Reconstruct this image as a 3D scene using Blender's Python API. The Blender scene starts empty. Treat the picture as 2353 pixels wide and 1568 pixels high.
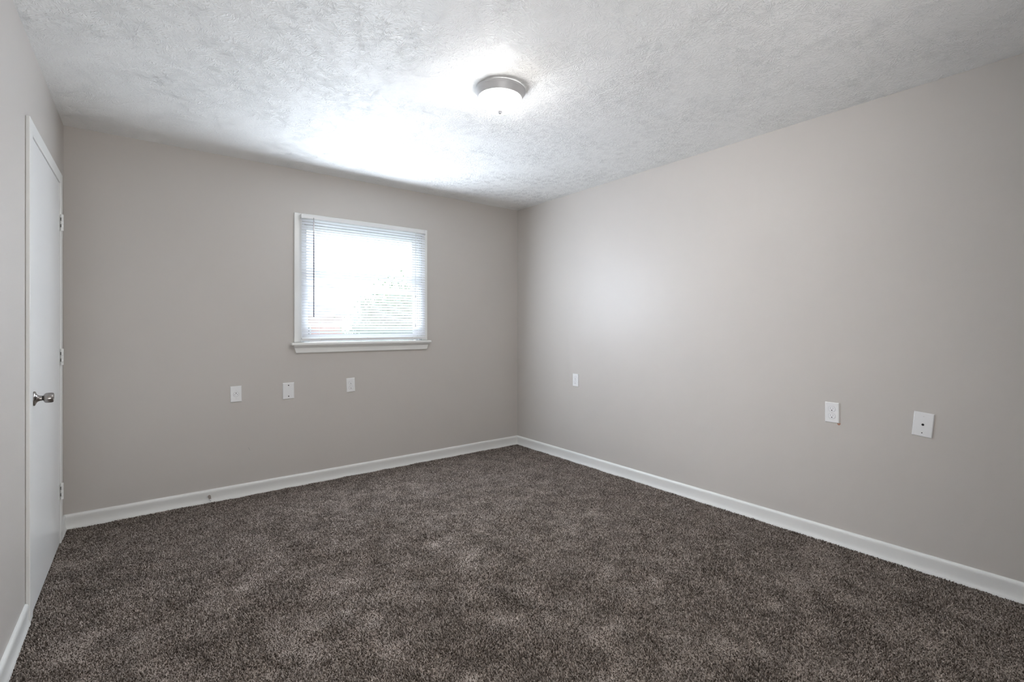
import bpy, bmesh, math, random
import numpy as np
from mathutils import Vector, Matrix

random.seed(7)
rng = np.random.default_rng(11)
scene = bpy.context.scene
C = scene.collection
PI = math.pi

# ------------------------------------------------------------------ camera
CAM_H = 1.224
YAW = math.atan2(1099.0, 1430.5)
cam_d = bpy.data.cameras.new('camera')
cam = bpy.data.objects.new('camera', cam_d)
C.objects.link(cam)
cam.location = (0, 0, CAM_H)
cam.rotation_euler = (PI/2, 0, -YAW)
cam_d.sensor_fit = 'HORIZONTAL'
cam_d.sensor_width = 36.0
cam_d.lens = 36.0*1099.0/2353.0
cam_d.shift_y = -32.5/2353.0
cam_d.clip_start = 0.02
cam_d.clip_end = 300
scene.camera = cam

# ------------------------------------------------------------------ view + sky
vs = scene.view_settings
scene.display_settings.display_device = 'sRGB'
vs.view_transform = 'Standard'
vs.look = 'None'
vs.exposure = 0.14
vs.gamma = 1.0
vs.use_curve_mapping = False
scene.cycles.use_denoising = True
scene.cycles.max_bounces = 10
scene.cycles.diffuse_bounces = 7
scene.cycles.transparent_max_bounces = 12
scene.cycles.sample_clamp_indirect = 20.0

SKY = 4.2          # overcast daylight seen through the blind
world = bpy.data.worlds.new('overcast sky')
scene.world = world
world.use_nodes = True
wn = world.node_tree.nodes; wl = world.node_tree.links
bg = wn['Background']
bg.inputs['Strength'].default_value = SKY
tc = wn.new('ShaderNodeTexCoord'); sx = wn.new('ShaderNodeSeparateXYZ')
cr = wn.new('ShaderNodeValToRGB')
wl.new(tc.outputs['Generated'], sx.inputs[0])
wl.new(sx.outputs['Z'], cr.inputs[0])
cr.color_ramp.elements[0].position = 0.0; cr.color_ramp.elements[0].color = (0.80, 0.84, 0.90, 1)
cr.color_ramp.elements[1].position = 1.0; cr.color_ramp.elements[1].color = (0.86, 0.92, 1.0, 1)
wl.new(cr.outputs[0], bg.inputs['Color'])


def area(name, loc, rot, sx_, sy_, power, col, portal=False):
    l = bpy.data.lights.new(name, 'AREA')
    l.shape = 'RECTANGLE'; l.size = sx_; l.size_y = sy_
    l.energy = power; l.color = col
    l.cycles.is_portal = portal
    o = bpy.data.objects.new(name, l); C.objects.link(o)
    o.location = loc; o.rotation_euler = rot
    return o


# daylight outside the window (faces the room)
WX0, WX1, WZ0, WZ1 = 0.965, 1.983, 1.103, 2.047
area('window_daylight_portal', ((WX0+WX1)/2, 4.06, (WZ0+WZ1)/2), (-PI/2, 0, 0), WX1-WX0, WZ1-WZ0, 1, (1, 1, 1), True)
# lamps added outside the window, out of view, boosting sky and ground light
def sky_lamp(name, loc, tgt, w, h, power, col):
    q = (Vector(tgt)-Vector(loc)).to_track_quat('-Z', 'Y')
    return area(name, loc, q.to_euler(), w, h, power, col)


WC = ((WX0+WX1)/2, 4.0, 1.6)
P_OUT, P_HIGH, P_LOW, P_FLAT, P_HALL, P_SIDE, P_DOWN = 45.0, 130.0, 380.0, 38.0, 18.0, 3.0, 178.0
DAY = (0.83, 0.93, 1.05)
sky_lamp('sky_fill_left', (-0.9, 6.0, 1.6), WC, 3.4, 2.4, P_OUT, DAY)
sky_lamp('sky_fill_high', (1.40, 6.3, 3.45), WC, 2.6, 1.2, P_HIGH, DAY)
sky_lamp('ground_fill', (1.50, 5.2, 0.20), WC, 2.6, 1.0, P_LOW, DAY)
# lamp added on the room side of the blind, tipped slightly down, boosts daylight
area('window_fill', (1.475, 3.825, 1.60), (-PI/2+math.radians(4), 0, 0), 1.03, 0.88, P_FLAT, DAY)
# fill lamps added in the unseen hall, shining in through the open doorway
hd_ = area('hall_fill', (-0.78, -1.40, 1.15), (PI/2+math.radians(14), 0, -math.radians(56)), 0.7, 1.5, P_HALL, (1.0, 0.985, 0.97))
hd_.data.spread = math.radians(85)

area('ceiling_fill', (0.25, -0.98, 0.25), (PI/2+math.radians(62), 0, -math.radians(6)), 0.8, 0.5, 38.0, (1.0, 0.99, 0.98))  # added fill lamp aimed up at the ceiling

# ------------------------------------------------------------------ helpers
def tag(o, label=None, cat=None, group=None, kind=None):
    if label: o['label'] = label
    if cat: o['category'] = cat
    if group: o['group'] = group
    if kind: o['kind'] = kind
    return o


def thing(name, loc, rot=(0, 0, 0), **k):
    o = bpy.data.objects.new(name, None); C.objects.link(o)
    o.location = loc; o.rotation_euler = rot
    o.empty_display_size = 0.05
    return tag(o, **k)


def obj(name, bm, mat, parent=None, smooth=False, **k):
    me = bpy.data.meshes.new(name)
    bmesh.ops.recalc_face_normals(bm, faces=bm.faces)
    bm.to_mesh(me); bm.free()
    if smooth:
        me.shade_smooth()
        if isinstance(smooth, float):
            me.set_sharp_from_angle(angle=smooth)
    me.materials.append(mat)
    o = bpy.data.objects.new(name, me); C.objects.link(o)
    if parent: o.parent = parent
    return tag(o, **k)


def box(bm, x0, x1, y0, y1, z0, z1, m=None):
    vs_ = [bm.verts.new(Vector(p)) for p in ((x0, y0, z0), (x1, y0, z0), (x1, y1, z0), (x0, y1, z0),
                                              (x0, y0, z1), (x1, y0, z1), (x1, y1, z1), (x0, y1, z1))]
    fs = [bm.faces.new([vs_[i] for i in f]) for f in ((0, 3, 2, 1), (4, 5, 6, 7), (0, 1, 5, 4), (1, 2, 6, 5), (2, 3, 7, 6), (3, 0, 4, 7))]
    if m is not None:
        for v in vs_: v.co = m @ v.co
    return vs_, fs


def bbox(bm, x0, x1, y0, y1, z0, z1, b=0.002, seg=2, m=None):
    """box with bevelled edges"""
    t = bmesh.new()
    box(t, x0, x1, y0, y1, z0, z1)
    bmesh.ops.bevel(t, geom=list(t.edges), offset=b, segments=seg, affect='EDGES', profile=0.5)
    if m is not None: bmesh.ops.transform(t, matrix=m, verts=t.verts)
    me = bpy.data.meshes.new('tmp'); t.to_mesh(me); t.free()
    bm.from_mesh(me); bpy.data.meshes.remove(me)


def lathe(bm, prof, n=48, m=None, cap0=False, cap1=False, ang=2*PI):
    """prof: list of (r, h) revolved about local Z"""
    rings = []
    for r, h in prof:
        ring = []
        if r < 1e-6:
            v = bm.verts.new((0, 0, h)); ring = [v]*n
        else:
            for i in range(n):
                a = ang*i/n
                ring.append(bm.verts.new((r*math.cos(a), r*math.sin(a), h)))
        rings.append(ring)
    for a, b in zip(rings, rings[1:]):
        for i in range(n):
            j = (i+1) % n
            q = [a[i], a[j], b[j], b[i]]
            u = []
            for v in q:
                if v not in u: u.append(v)
            if len(u) >= 3:
                try: bm.faces.new(u)
                except ValueError: pass
    if cap0: bm.faces.new(rings[0][::-1])
    if cap1: bm.faces.new(rings[-1])
    if m is not None:
        done = set()
        for ring in rings:
            for v in ring:
                if v not in done:
                    v.co = m @ v.co; done.add(v)


def sweep(bm, prof, p0, p1, normal, mit0=0.0, mit1=0.0):
    """straight moulding: prof = [(depth, height)], from p0 to p1, depth along normal,
    mit = how much the end shortens per unit depth (1 = inside corner mitre)"""
    p0 = Vector(p0); p1 = Vector(p1); n = Vector(normal)
    d = (p1-p0).normalized()
    A = [bm.verts.new(p0 + d*(mit0*a) + n*a + Vector((0, 0, h))) for a, h in prof]
    B = [bm.verts.new(p1 - d*(mit1*a) + n*a + Vector((0, 0, h))) for a, h in prof]
    k = len(prof)
    for i in range(k):
        j = (i+1) % k
        bm.faces.new((A[i], A[j], B[j], B[i]))
    bm.faces.new(A[::-1]); bm.faces.new(B)


def tube(bm, pts, r, n=10):
    """round bar through points"""
    pts = [Vector(p) for p in pts]
    rings = []
    for i, p in enumerate(pts):
        d = (pts[min(i+1, len(pts)-1)]-pts[max(i-1, 0)]).normalized()
        u = d.orthogonal().normalized() if i == 0 else (rings_u - d*rings_u.dot(d)).normalized()
        rings_u = u
        w = d.cross(u)
        rr = r[i] if isinstance(r, (list, tuple)) else r
        rings.append([bm.verts.new(p + u*rr*math.cos(2*PI*k/n) + w*rr*math.sin(2*PI*k/n)) for k in range(n)])
    for a, b in zip(rings, rings[1:]):
        for i in range(n):
            j = (i+1) % n
            bm.faces.new((a[i], a[j], b[j], b[i]))
    bm.faces.new(rings[0][::-1]); bm.faces.new(rings[-1])


# ------------------------------------------------------------------ materials
def mat(name, col, rough=0.6, metal=0.0, spec=0.5):
    m = bpy.data.materials.new(name); m.use_nodes = True
    b = m.node_tree.nodes['Principled BSDF']
    b.inputs['Base Color'].default_value = (*col, 1)
    b.inputs['Roughness'].default_value = rough
    b.inputs['Metallic'].default_value = metal
    b.inputs['Specular IOR Level'].default_value = spec
    m.diffuse_color = (*col, 1)
    return m


def add_bump(m, scale, strength, dist, detail=4, kind='noise'):
    nt = m.node_tree; n = nt.nodes; l = nt.links
    b = n['Principled BSDF']
    t = n.new('ShaderNodeTexCoord'); x = n.new('ShaderNodeTexNoise')
    x.inputs['Scale'].default_value = scale; x.inputs['Detail'].default_value = detail
    bu = n.new('ShaderNodeBump'); bu.inputs['Strength'].default_value = strength
    bu.inputs['Distance'].default_value = dist
    l.new(t.outputs['Object'], x.inputs['Vector'])
    l.new(x.outputs['Fac'], bu.inputs['Height'])
    l.new(bu.outputs[0], b.inputs['Normal'])
    return m


def vary(m, scale, a, b_, detail=3):
    """slow colour variation between two colours"""
    nt = m.node_tree; n = nt.nodes; l = nt.links
    b = n['Principled BSDF']
    t = n.new('ShaderNodeTexCoord'); x = n.new('ShaderNodeTexNoise')
    x.inputs['Scale'].default_value = scale; x.inputs['Detail'].default_value = detail
    r = n.new('ShaderNodeValToRGB')
    r.color_ramp.elements[0].position = 0.3; r.color_ramp.elements[0].color = (*a, 1)
    r.color_ramp.elements[1].position = 0.7; r.color_ramp.elements[1].color = (*b_, 1)
    l.new(t.outputs['Object'], x.inputs['Vector'])
    l.new(x.outputs['Fac'], r.inputs[0]); l.new(r.outputs[0], b.inputs['Base Color'])
    return m


WALL = (0.552, 0.521, 0.490)
M_wall = add_bump(vary(mat('wall_paint', WALL, 0.42, spec=0.35), 1.5, tuple(c*0.985 for c in WALL), tuple(min(1, c*1.015) for c in WALL)), 260, 0.10, 0.001)
M_ceil = mat('ceiling_paint', (0.86, 0.86, 0.85), 0.55, spec=0.3)


def stomp_bump(m):
    """fine brush strokes fanning out of stomp marks, as bump on top of the modelled ridges"""
    nt = m.node_tree; n = nt.nodes; l = nt.links
    tc_ = n.new('ShaderNodeTexCoord')

    def mth(op, a, b=None, c=None, clamp=False):
        x = n.new('ShaderNodeMath'); x.operation = op; x.use_clamp = clamp
        for i_, v in enumerate((a, b, c)):
            if v is None: continue
            if isinstance(v, (int, float)): x.inputs[i_].default_value = v
            else: l.new(v, x.inputs[i_])
        return x.outputs[0]

    def layer(cell, off, ang, rad):
        mp_ = n.new('ShaderNodeMapping'); mp_.inputs['Location'].default_value = off
        mp_.inputs['Scale'].default_value = (1, 1, 0)
        l.new(tc_.outputs['Object'], mp_.inputs[0])
        wn_ = n.new('ShaderNodeTexNoise'); wn_.inputs['Scale'].default_value = 14; wn_.inputs['Detail'].default_value = 2
        l.new(mp_.outputs[0], wn_.inputs['Vector'])
        ws = n.new('ShaderNodeVectorMath'); ws.operation = 'SCALE'; ws.inputs['Scale'].default_value = 0.035
        l.new(wn_.outputs['Color'], ws.inputs[0])
        wa = n.new('ShaderNodeVectorMath'); wa.operation = 'ADD'
        l.new(mp_.outputs[0], wa.inputs[0]); l.new(ws.outputs[0], wa.inputs[1])
        vo = n.new('ShaderNodeTexVoronoi'); vo.voronoi_dimensions = '2D'; vo.inputs['Scale'].default_value = 1/cell
        l.new(wa.outputs[0], vo.inputs['Vector'])
        # vector from the stomp centre, in metres
        su = n.new('ShaderNodeVectorMath'); su.operation = 'SUBTRACT'
        l.new(wa.outputs[0], su.inputs[0]); l.new(vo.outputs['Position'], su.inputs[1])
        sp = n.new('ShaderNodeSeparateXYZ'); l.new(su.outputs[0], sp.inputs[0])
        th = mth('ARCTAN2', sp.outputs['Y'], sp.outputs['X'])
        rr = mth('MULTIPLY', vo.outputs['Distance'], cell)
        cs = n.new('ShaderNodeSeparateColor'); l.new(vo.outputs['Color'], cs.inputs[0])
        cb = n.new('ShaderNodeCombineXYZ')
        l.new(mth('MULTIPLY', th, ang), cb.inputs[0]); l.new(mth('MULTIPLY', rr, rad), cb.inputs[1])
        l.new(mth('MULTIPLY', cs.outputs[0], 60.0), cb.inputs[2])
        no = n.new('ShaderNodeTexNoise'); no.inputs['Scale'].default_value = 1.0; no.inputs['Detail'].default_value = 1.5
        l.new(cb.outputs[0], no.inputs['Vector'])
        v = n.new('ShaderNodeMapRange'); v.interpolation_type = 'SMOOTHSTEP'
        v.inputs['From Min'].default_value = 0.50; v.inputs['From Max'].default_value = 0.66
        l.new(no.outputs['Fac'], v.inputs['Value'])
        ve = n.new('ShaderNodeTexVoronoi'); ve.voronoi_dimensions = '2D'; ve.feature = 'DISTANCE_TO_EDGE'; ve.inputs['Scale'].default_value = 1/cell
        l.new(wa.outputs[0], ve.inputs['Vector'])
        ed = n.new('ShaderNodeMapRange'); ed.inputs['From Max'].default_value = 0.10
        l.new(ve.outputs['Distance'], ed.inputs['Value'])
        ce = n.new('ShaderNodeMapRange'); ce.inputs['From Max'].default_value = 0.014
        l.new(rr, ce.inputs['Value'])
        return mth('MULTIPLY', mth('MULTIPLY', v.outputs[0], ed.outputs[0]), ce.outputs[0])

    a_ = layer(0.105, (0, 0, 0), 9.0, 42.0)
    b_ = layer(0.080, (3.37, 1.71, 0), 8.0, 48.0)
    h_ = mth('MAXIMUM', a_, b_)
    pn = n.new('ShaderNodeTexNoise'); pn.inputs['Scale'].default_value = 3.2; pn.inputs['Detail'].default_value = 2
    l.new(tc_.outputs['Object'], pn.inputs['Vector'])
    pm = n.new('ShaderNodeMapRange'); pm.inputs['From Min'].default_value = 0.38; pm.inputs['From Max'].default_value = 0.62
    pm.inputs['To Min'].default_value = 0.42; pm.inputs['To Max'].default_value = 1.0
    l.new(pn.outputs['Fac'], pm.inputs['Value'])
    fn = n.new('ShaderNodeTexNoise'); fn.inputs['Scale'].default_value = 190; fn.inputs['Detail'].default_value = 2
    l.new(tc_.outputs['Object'], fn.inputs['Vector'])
    tot = mth('MULTIPLY_ADD', fn.outputs['Fac'], 0.22, mth('MULTIPLY', h_, pm.outputs[0]))
    bu = n.new('ShaderNodeBump'); bu.inputs['Strength'].default_value = 1.0; bu.inputs['Distance'].default_value = 0.0020
    l.new(tot, bu.inputs['Height'])
    l.new(bu.outputs[0], n['Principled BSDF'].inputs['Normal'])


stomp_bump(M_ceil)
M_trim = add_bump(mat('trim_paint', (0.80, 0.80, 0.78), 0.32, spec=0.45), 60, 0.04, 0.001)
M_door = add_bump(mat('door_paint', (0.80, 0.80, 0.79), 0.30, spec=0.45), 35, 0.05, 0.001)
M_plate = mat('white_plastic', (0.80, 0.80, 0.80), 0.28)
M_recept = mat('receptacle_plastic', (0.82, 0.82, 0.83), 0.30)
M_black = mat('black_hole', (0.006, 0.006, 0.006), 0.8)
M_screw = mat('painted_screw', (0.70, 0.70, 0.69), 0.35)
M_vinyl = mat('window_vinyl', (0.80, 0.80, 0.80), 0.35)
M_rail = mat('blind_rail', (0.78, 0.78, 0.78), 0.35)
M_wand = mat('grey_wand', (0.20, 0.20, 0.24), 0.15)
M_cord = mat('white_cord', (0.82, 0.82, 0.82), 0.7)
M_nickel = mat('satin_nickel', (0.36, 0.335, 0.32), 0.27, 1.0)
M_dark = mat('dark_gap', (0.02, 0.02, 0.02), 0.6)
M_ring = mat('brushed_ring', (0.56, 0.56, 0.57), 0.45, 0.15)
M_finial = mat('grey_finial', (0.14, 0.14, 0.15), 0.6)
M_groove_dark = mat('hinge_gap', (0.10, 0.10, 0.095), 0.6)
M_gap = mat('fixture_pan', (0.75, 0.75, 0.75), 0.5)
M_chip = mat('bare_drywall', (0.40, 0.21, 0.14), 0.9)
M_rubber = mat('white_rubber', (0.75, 0.75, 0.75), 0.5)
M_spring = mat('spring_steel', (0.42, 0.36, 0.32), 0.35, 0.9)
M_sub = mat('subfloor', (0.10, 0.085, 0.075), 0.95)

# blind slat: thin vinyl, half reflecting half glowing through
M_slat = bpy.data.materials.new('slat_vinyl'); M_slat.use_nodes = True
n = M_slat.node_tree.nodes; l = M_slat.node_tree.links
n.remove(n['Principled BSDF'])
d = n.new('ShaderNodeBsdfDiffuse'); d.inputs[0].default_value = (0.84, 0.84, 0.86, 1)
t = n.new('ShaderNodeBsdfTranslucent'); t.inputs[0].default_value = (0.84, 0.85, 0.90, 1)
mx = n.new('ShaderNodeMixShader'); mx.inputs[0].default_value = 0.5
l.new(d.outputs[0], mx.inputs[1]); l.new(t.outputs[0], mx.inputs[2])
l.new(mx.outputs[0], n['Material Output'].inputs[0])

# window glass
M_glass = bpy.data.materials.new('window_glass'); M_glass.use_nodes = True
n = M_glass.node_tree.nodes; l = M_glass.node_tree.links
n.remove(n['Principled BSDF'])
tr = n.new('ShaderNodeBsdfTransparent'); tr.inputs[0].default_value = (0.95, 0.97, 0.97, 1)
gl = n.new('ShaderNodeBsdfGlossy'); gl.inputs['Roughness'].default_value = 0.02
fr = n.new('ShaderNodeFresnel'); fr.inputs[0].default_value = 1.35
mx = n.new('ShaderNodeMixShader')
l.new(fr.outputs[0], mx.inputs[0]); l.new(tr.outputs[0], mx.inputs[1]); l.new(gl.outputs[0], mx.inputs[2])
l.new(mx.outputs[0], n['Material Output'].inputs[0])

# lit opal glass dome
M_dome = bpy.data.materials.new('lit_opal_glass'); M_dome.use_nodes = True
b = M_dome.node_tree.nodes['Principled BSDF']
b.inputs['Base Color'].default_value = (0.9, 0.9, 0.9, 1)
b.inputs['Roughness'].default_value = 0.25
b.inputs['Emission Color'].default_value = (1.0, 0.985, 0.97, 1)
# glow set by normal: strong downwards to limit ceiling halo, sideways for off-centre bulb
nt = M_dome.node_tree; n = nt.nodes; l = nt.links
g = n.new('ShaderNodeNewGeometry')
d1 = n.new('ShaderNodeVectorMath'); d1.operation = 'DOT_PRODUCT'; d1.inputs[1].default_value = (0, 0, -1)
d2 = n.new('ShaderNodeVectorMath'); d2.operation = 'DOT_PRODUCT'; d2.inputs[1].default_value = (-0.8, 0.6, 0)
l.new(g.outputs['Normal'], d1.inputs[0]); l.new(g.outputs['Normal'], d2.inputs[0])
mr = n.new('ShaderNodeMapRange'); mr.inputs['To Min'].default_value = P_SIDE; mr.inputs['To Max'].default_value = P_DOWN
ma = n.new('ShaderNodeMath'); ma.operation = 'MULTIPLY_ADD'; ma.inputs[1].default_value = 0.22; ma.inputs[2].default_value = 1.0
mm = n.new('ShaderNodeMath'); mm.operation = 'MULTIPLY'
mpw = n.new('ShaderNodeMath'); mpw.operation = 'POWER'; mpw.inputs[1].default_value = 1.7; mpw.use_clamp = True
mx0 = n.new('ShaderNodeMath'); mx0.operation = 'MAXIMUM'; mx0.inputs[1].default_value = 0.0
l.new(d1.outputs['Value'], mx0.inputs[0]); l.new(mx0.outputs[0], mpw.inputs[0]); l.new(mpw.outputs[0], mr.inputs['Value']); l.new(d2.outputs['Value'], ma.inputs[0])
l.new(mr.outputs[0], mm.inputs[0]); l.new(ma.outputs[0], mm.inputs[1])
# emission dimmed at the very bottom, a painted shade that keeps the finial dark
to = n.new('ShaderNodeTexCoord'); fl = n.new('ShaderNodeVectorMath'); fl.operation = 'MULTIPLY'; fl.inputs[1].default_value = (1, 1, 0)
ln = n.new('ShaderNodeVectorMath'); ln.operation = 'LENGTH'
l.new(to.outputs['Object'], fl.inputs[0]); l.new(fl.outputs[0], ln.inputs[0])
sh = n.new('ShaderNodeMapRange'); sh.inputs['From Min'].default_value = 0.020; sh.inputs['From Max'].default_value = 0.050; sh.inputs['To Min'].default_value = 0.008
l.new(ln.outputs['Value'], sh.inputs['Value'])
m2 = n.new('ShaderNodeMath'); m2.operation = 'MULTIPLY'
l.new(mm.outputs[0], m2.inputs[0]); l.new(sh.outputs[0], m2.inputs[1])
l.new(m2.outputs[0], b.inputs['Emission Strength'])

# carpet yarn: one colour per tuft, painted nap shading
M_carpet = bpy.data.materials.new('carpet_yarn'); M_carpet.use_nodes = True
nt = M_carpet.node_tree; n = nt.nodes; l = nt.links
b = n['Principled BSDF']; b.inputs['Roughness'].default_value = 0.95
b.inputs['Specular IOR Level'].default_value = 0.1
g = n.new('ShaderNodeNewGeometry'); r = n.new('ShaderNodeValToRGB')
e = r.color_ramp.elements
e[0].position = 0.0; e[0].color = (0.050, 0.038, 0.030, 1)
e[1].position = 1.0; e[1].color = (0.485, 0.418, 0.374, 1)
x = e.new(0.35); x.color = (0.143, 0.115, 0.098, 1)
x = e.new(0.75); x.color = (0.283, 0.240, 0.210, 1)
l.new(g.outputs['Random Per Island'], r.inputs[0])
# nap shading put into the yarn colour as random light and dark patches
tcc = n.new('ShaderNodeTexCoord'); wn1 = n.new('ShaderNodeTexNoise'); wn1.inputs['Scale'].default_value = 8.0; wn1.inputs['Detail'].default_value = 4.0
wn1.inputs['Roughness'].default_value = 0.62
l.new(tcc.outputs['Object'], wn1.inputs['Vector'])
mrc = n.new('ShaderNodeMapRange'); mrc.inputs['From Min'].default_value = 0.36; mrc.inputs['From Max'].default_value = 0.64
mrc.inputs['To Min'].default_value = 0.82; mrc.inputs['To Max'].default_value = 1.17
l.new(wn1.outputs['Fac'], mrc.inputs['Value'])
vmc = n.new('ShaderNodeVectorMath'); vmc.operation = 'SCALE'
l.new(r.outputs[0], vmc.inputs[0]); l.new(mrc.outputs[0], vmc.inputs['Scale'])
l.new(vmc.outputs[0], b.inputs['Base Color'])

# ------------------------------------------------------------------ the room shell
X0, X1, Y0, Y1, ZC = -0.388, 3.095, -0.55, 3.935, 2.44
T = 0.12


def struct(name, bm, m, parent=None, smooth=False, **k):
    o = obj(name, bm, m, parent, smooth)
    if parent is None: o['kind'] = 'structure'
    return tag(o, **k)


bm = bmesh.new()
box(bm, X0-T-0.62, X1+T, Y0-T, Y1+T, -0.15, -0.012)
struct('floor', bm, M_sub)

# back wall around the window opening
bm = bmesh.new()
for a, b_, c_, d_ in ((X0-T, WX0, -0.012, ZC+0.02), (WX1, X1+T, -0.012, ZC+0.02), (WX0, WX1, -0.012, WZ0-0.02), (WX0, WX1, WZ1, ZC+0.02)):
    box(bm, a, b_, Y1, Y1+T, c_, d_)
wall_back = struct('wall_back', bm, M_wall)
bm = bmesh.new(); box(bm, X1, X1+T, Y0-T, Y1, -0.012, ZC+0.02)
wall_right = struct('wall_right', bm, M_wall)
DY0, DY1, DZ = 2.836, 3.690, 2.036       # closet door opening in the left wall
bm = bmesh.new()
for a, b_, c_, d_ in ((Y0-T, DY0-0.015, -0.012, ZC+0.02), (DY1+0.015, Y1, -0.012, ZC+0.02), (DY0-0.015, DY1+0.015, DZ+0.015, ZC+0.02)):
    box(bm, X0-T, X0, a, b_, c_, d_)
box(bm, X0-T-0.62, X0-T-0.60, DY0-0.1, DY1+0.1, -0.012, ZC)      # unseen closet box added behind the door against stray daylight
box(bm, X0-T-0.62, X0-T, DY0-0.12, DY0-0.1, -0.012, ZC)
box(bm, X0-T-0.62, X0-T, DY1+0.1, DY1+0.12, -0.012, ZC)
box(bm, X0-T-0.62, X0-T, DY0-0.12, DY1+0.12, ZC-0.1, ZC)
struct('wall_left', bm, M_wall)
# unseen front wall, its doorway kept open for the added hall lamps
bm = bmesh.new()
for a, b_, c_, d_ in ((X0, -0.15, -0.012, ZC+0.02), (0.66, X1, -0.012, ZC+0.02), (-0.15, 0.66, 2.04, ZC+0.02)):
    box(bm, a, b_, Y0-T, Y0, c_, d_)
struct('wall_front', bm, M_wall)

# unseen hall box added behind the doorway to keep stray sky light out
bm = bmesh.new()
box(bm, -1.2-T, -1.2, -2.1-T, Y0-T, -0.012, ZC+0.02)
box(bm, 1.7, 1.7+T, -2.1-T, Y0-T, -0.012, ZC+0.02)
box(bm, -1.2, 1.7, -2.1-T, -2.1, -0.012, ZC+0.02)
box(bm, -1.2, X0, Y0-T, Y0, -0.012, ZC+0.02)
struct('wall_hall', bm, M_wall)
bm = bmesh.new(); box(bm, -1.2-T, 1.7+T, -2.1-T, Y0-T, -0.15, -0.004)
struct('floor_hall', bm, M_sub)
bm = bmesh.new(); box(bm, -1.2-T, 1.7+T, -2.1-T, Y0-T, ZC, ZC+0.12)
struct('ceiling_hall', bm, M_ceil)

# ---- ceiling: stomped plaster, ridges modelled as a relief
GS = 0.0034
nx = int((X1-X0)/GS)+2; ny = int((Y1-0.05)/GS)+2
xs = np.linspace(X0, X1, nx); ys = np.linspace(0.05, Y1, ny)
dx = xs[1]-xs[0]; dy = ys[1]-ys[0]
H = np.zeros((ny, nx), np.float32)


def smooth_noise(shape, cell, seed):
    r_ = np.random.default_rng(seed)
    gy, gx = int(shape[0]/cell)+3, int(shape[1]/cell)+3
    g_ = r_.random((gy, gx))
    yy = np.arange(shape[0])/cell; xx = np.arange(shape[1])/cell
    iy = yy.astype(int); ix = xx.astype(int)
    fy = yy-iy; fx = xx-ix
    fy = fy*fy*(3-2*fy); fx = fx*fx*(3-2*fx)
    a = g_[np.ix_(iy, ix)]; b1 = g_[np.ix_(iy, ix+1)]; c1 = g_[np.ix_(iy+1, ix)]; d1 = g_[np.ix_(iy+1, ix+1)]
    return (a*(1-fx)+b1*fx)*(1-fy)[:, None] + (c1*(1-fx)+d1*fx)*fy[:, None]


amp = 0.30 + 1.0*np.clip((smooth_noise(H.shape, 110, 3)*0.6+smooth_noise(H.shape, 42, 4)*0.4-0.36)*2.8, 0, 1)
yy_ = ys[:, None]; xx_ = xs[None, :]
edge = 0.35+0.65*np.clip((Y1-yy_)/0.45, 0, 1)*np.ones_like(xx_)
amp = amp*edge


def stroke(px, py, ang, L, w, h, bend):
    ca, sa = math.cos(ang), math.sin(ang)
    R = L/2+3*w
    i0 = max(0, int((px-R-X0)/dx)); i1 = min(nx, int((px+R-X0)/dx)+2)
    j0 = max(0, int((py-R-ys[0])/dy)); j1 = min(ny, int((py+R-ys[0])/dy)+2)
    if i1-i0 < 2 or j1-j0 < 2: return
    X = xs[i0:i1][None, :]-px; Y = ys[j0:j1][:, None]-py
    s_ = X*ca+Y*sa; q = -X*sa+Y*ca - bend*(s_*s_)
    e_ = np.clip(1-(np.abs(s_)/(L/2))**2, 0, 1)
    v = h*e_*np.exp(-(q/w)**2)
    H[j0:j1, i0:i1] = np.maximum(H[j0:j1, i0:i1], v)


cx_, cy_ = X0, Y0
step = 0.085
for a in np.arange(X0-0.05, X1+0.05, step):
    for b1 in np.arange(0.0, Y1+0.05, step):
        bx = a+random.uniform(-.05, .05); by = b1+random.uniform(-.05, .05)
        base = random.uniform(0, 2*PI); spread = random.choice((0.5, 0.9, 1.6, 3.14))
        hh = random.uniform(0.5, 1.2)
        for k in range(random.randint(12, 20)):
            th = base+random.uniform(-spread, spread)
            rr = random.uniform(0.01, 0.085)
            L = random.uniform(0.008, 0.026)
            stroke(bx+rr*math.cos(th), by+rr*math.sin(th), th+random.gauss(0, 0.30), L,
                   random.uniform(0.0019, 0.0028), 0.0020*hh*random.uniform(.4, 1.1), random.uniform(-14, 14))
Z = ZC - H*amp.astype(np.float32)
verts = np.empty((ny, nx, 3), np.float32)
verts[..., 0] = xs[None, :]; verts[..., 1] = ys[:, None]; verts[..., 2] = Z
idx = np.arange(nx*ny).reshape(ny, nx)
f = np.stack([idx[:-1, :-1], idx[1:, :-1], idx[1:, 1:], idx[:-1, 1:]], -1).reshape(-1, 4)


def np_mesh(name, v, f, m, smooth=True):
    me = bpy.data.meshes.new(name)
    k = f.shape[1]
    me.vertices.add(len(v)); me.vertices.foreach_set('co', np.ascontiguousarray(v, np.float32).ravel())
    me.loops.add(f.size); me.loops.foreach_set('vertex_index', np.ascontiguousarray(f, np.int32).ravel())
    me.polygons.add(len(f)); me.polygons.foreach_set('loop_start', np.arange(0, f.size, k, dtype=np.int32))
    me.update(calc_edges=True)
    if smooth: me.polygons.foreach_set('use_smooth', np.ones(len(f), bool))
    me.materials.append(m)
    o = bpy.data.objects.new(name, me); C.objects.link(o)
    return o


# winding above gives normals pointing down into the room
vv = np.concatenate([verts.reshape(-1, 3), np.array([(X0, Y0-T, ZC), (X1, Y0-T, ZC), (X1, 0.05, ZC), (X0, 0.05, ZC)], np.float32)], 0)
q = nx*ny
f = np.concatenate([f, np.array([[q, q+3, q+2, q+1]])], 0)
tag(np_mesh('ceiling', vv, f, M_ceil), kind='structure')

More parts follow.
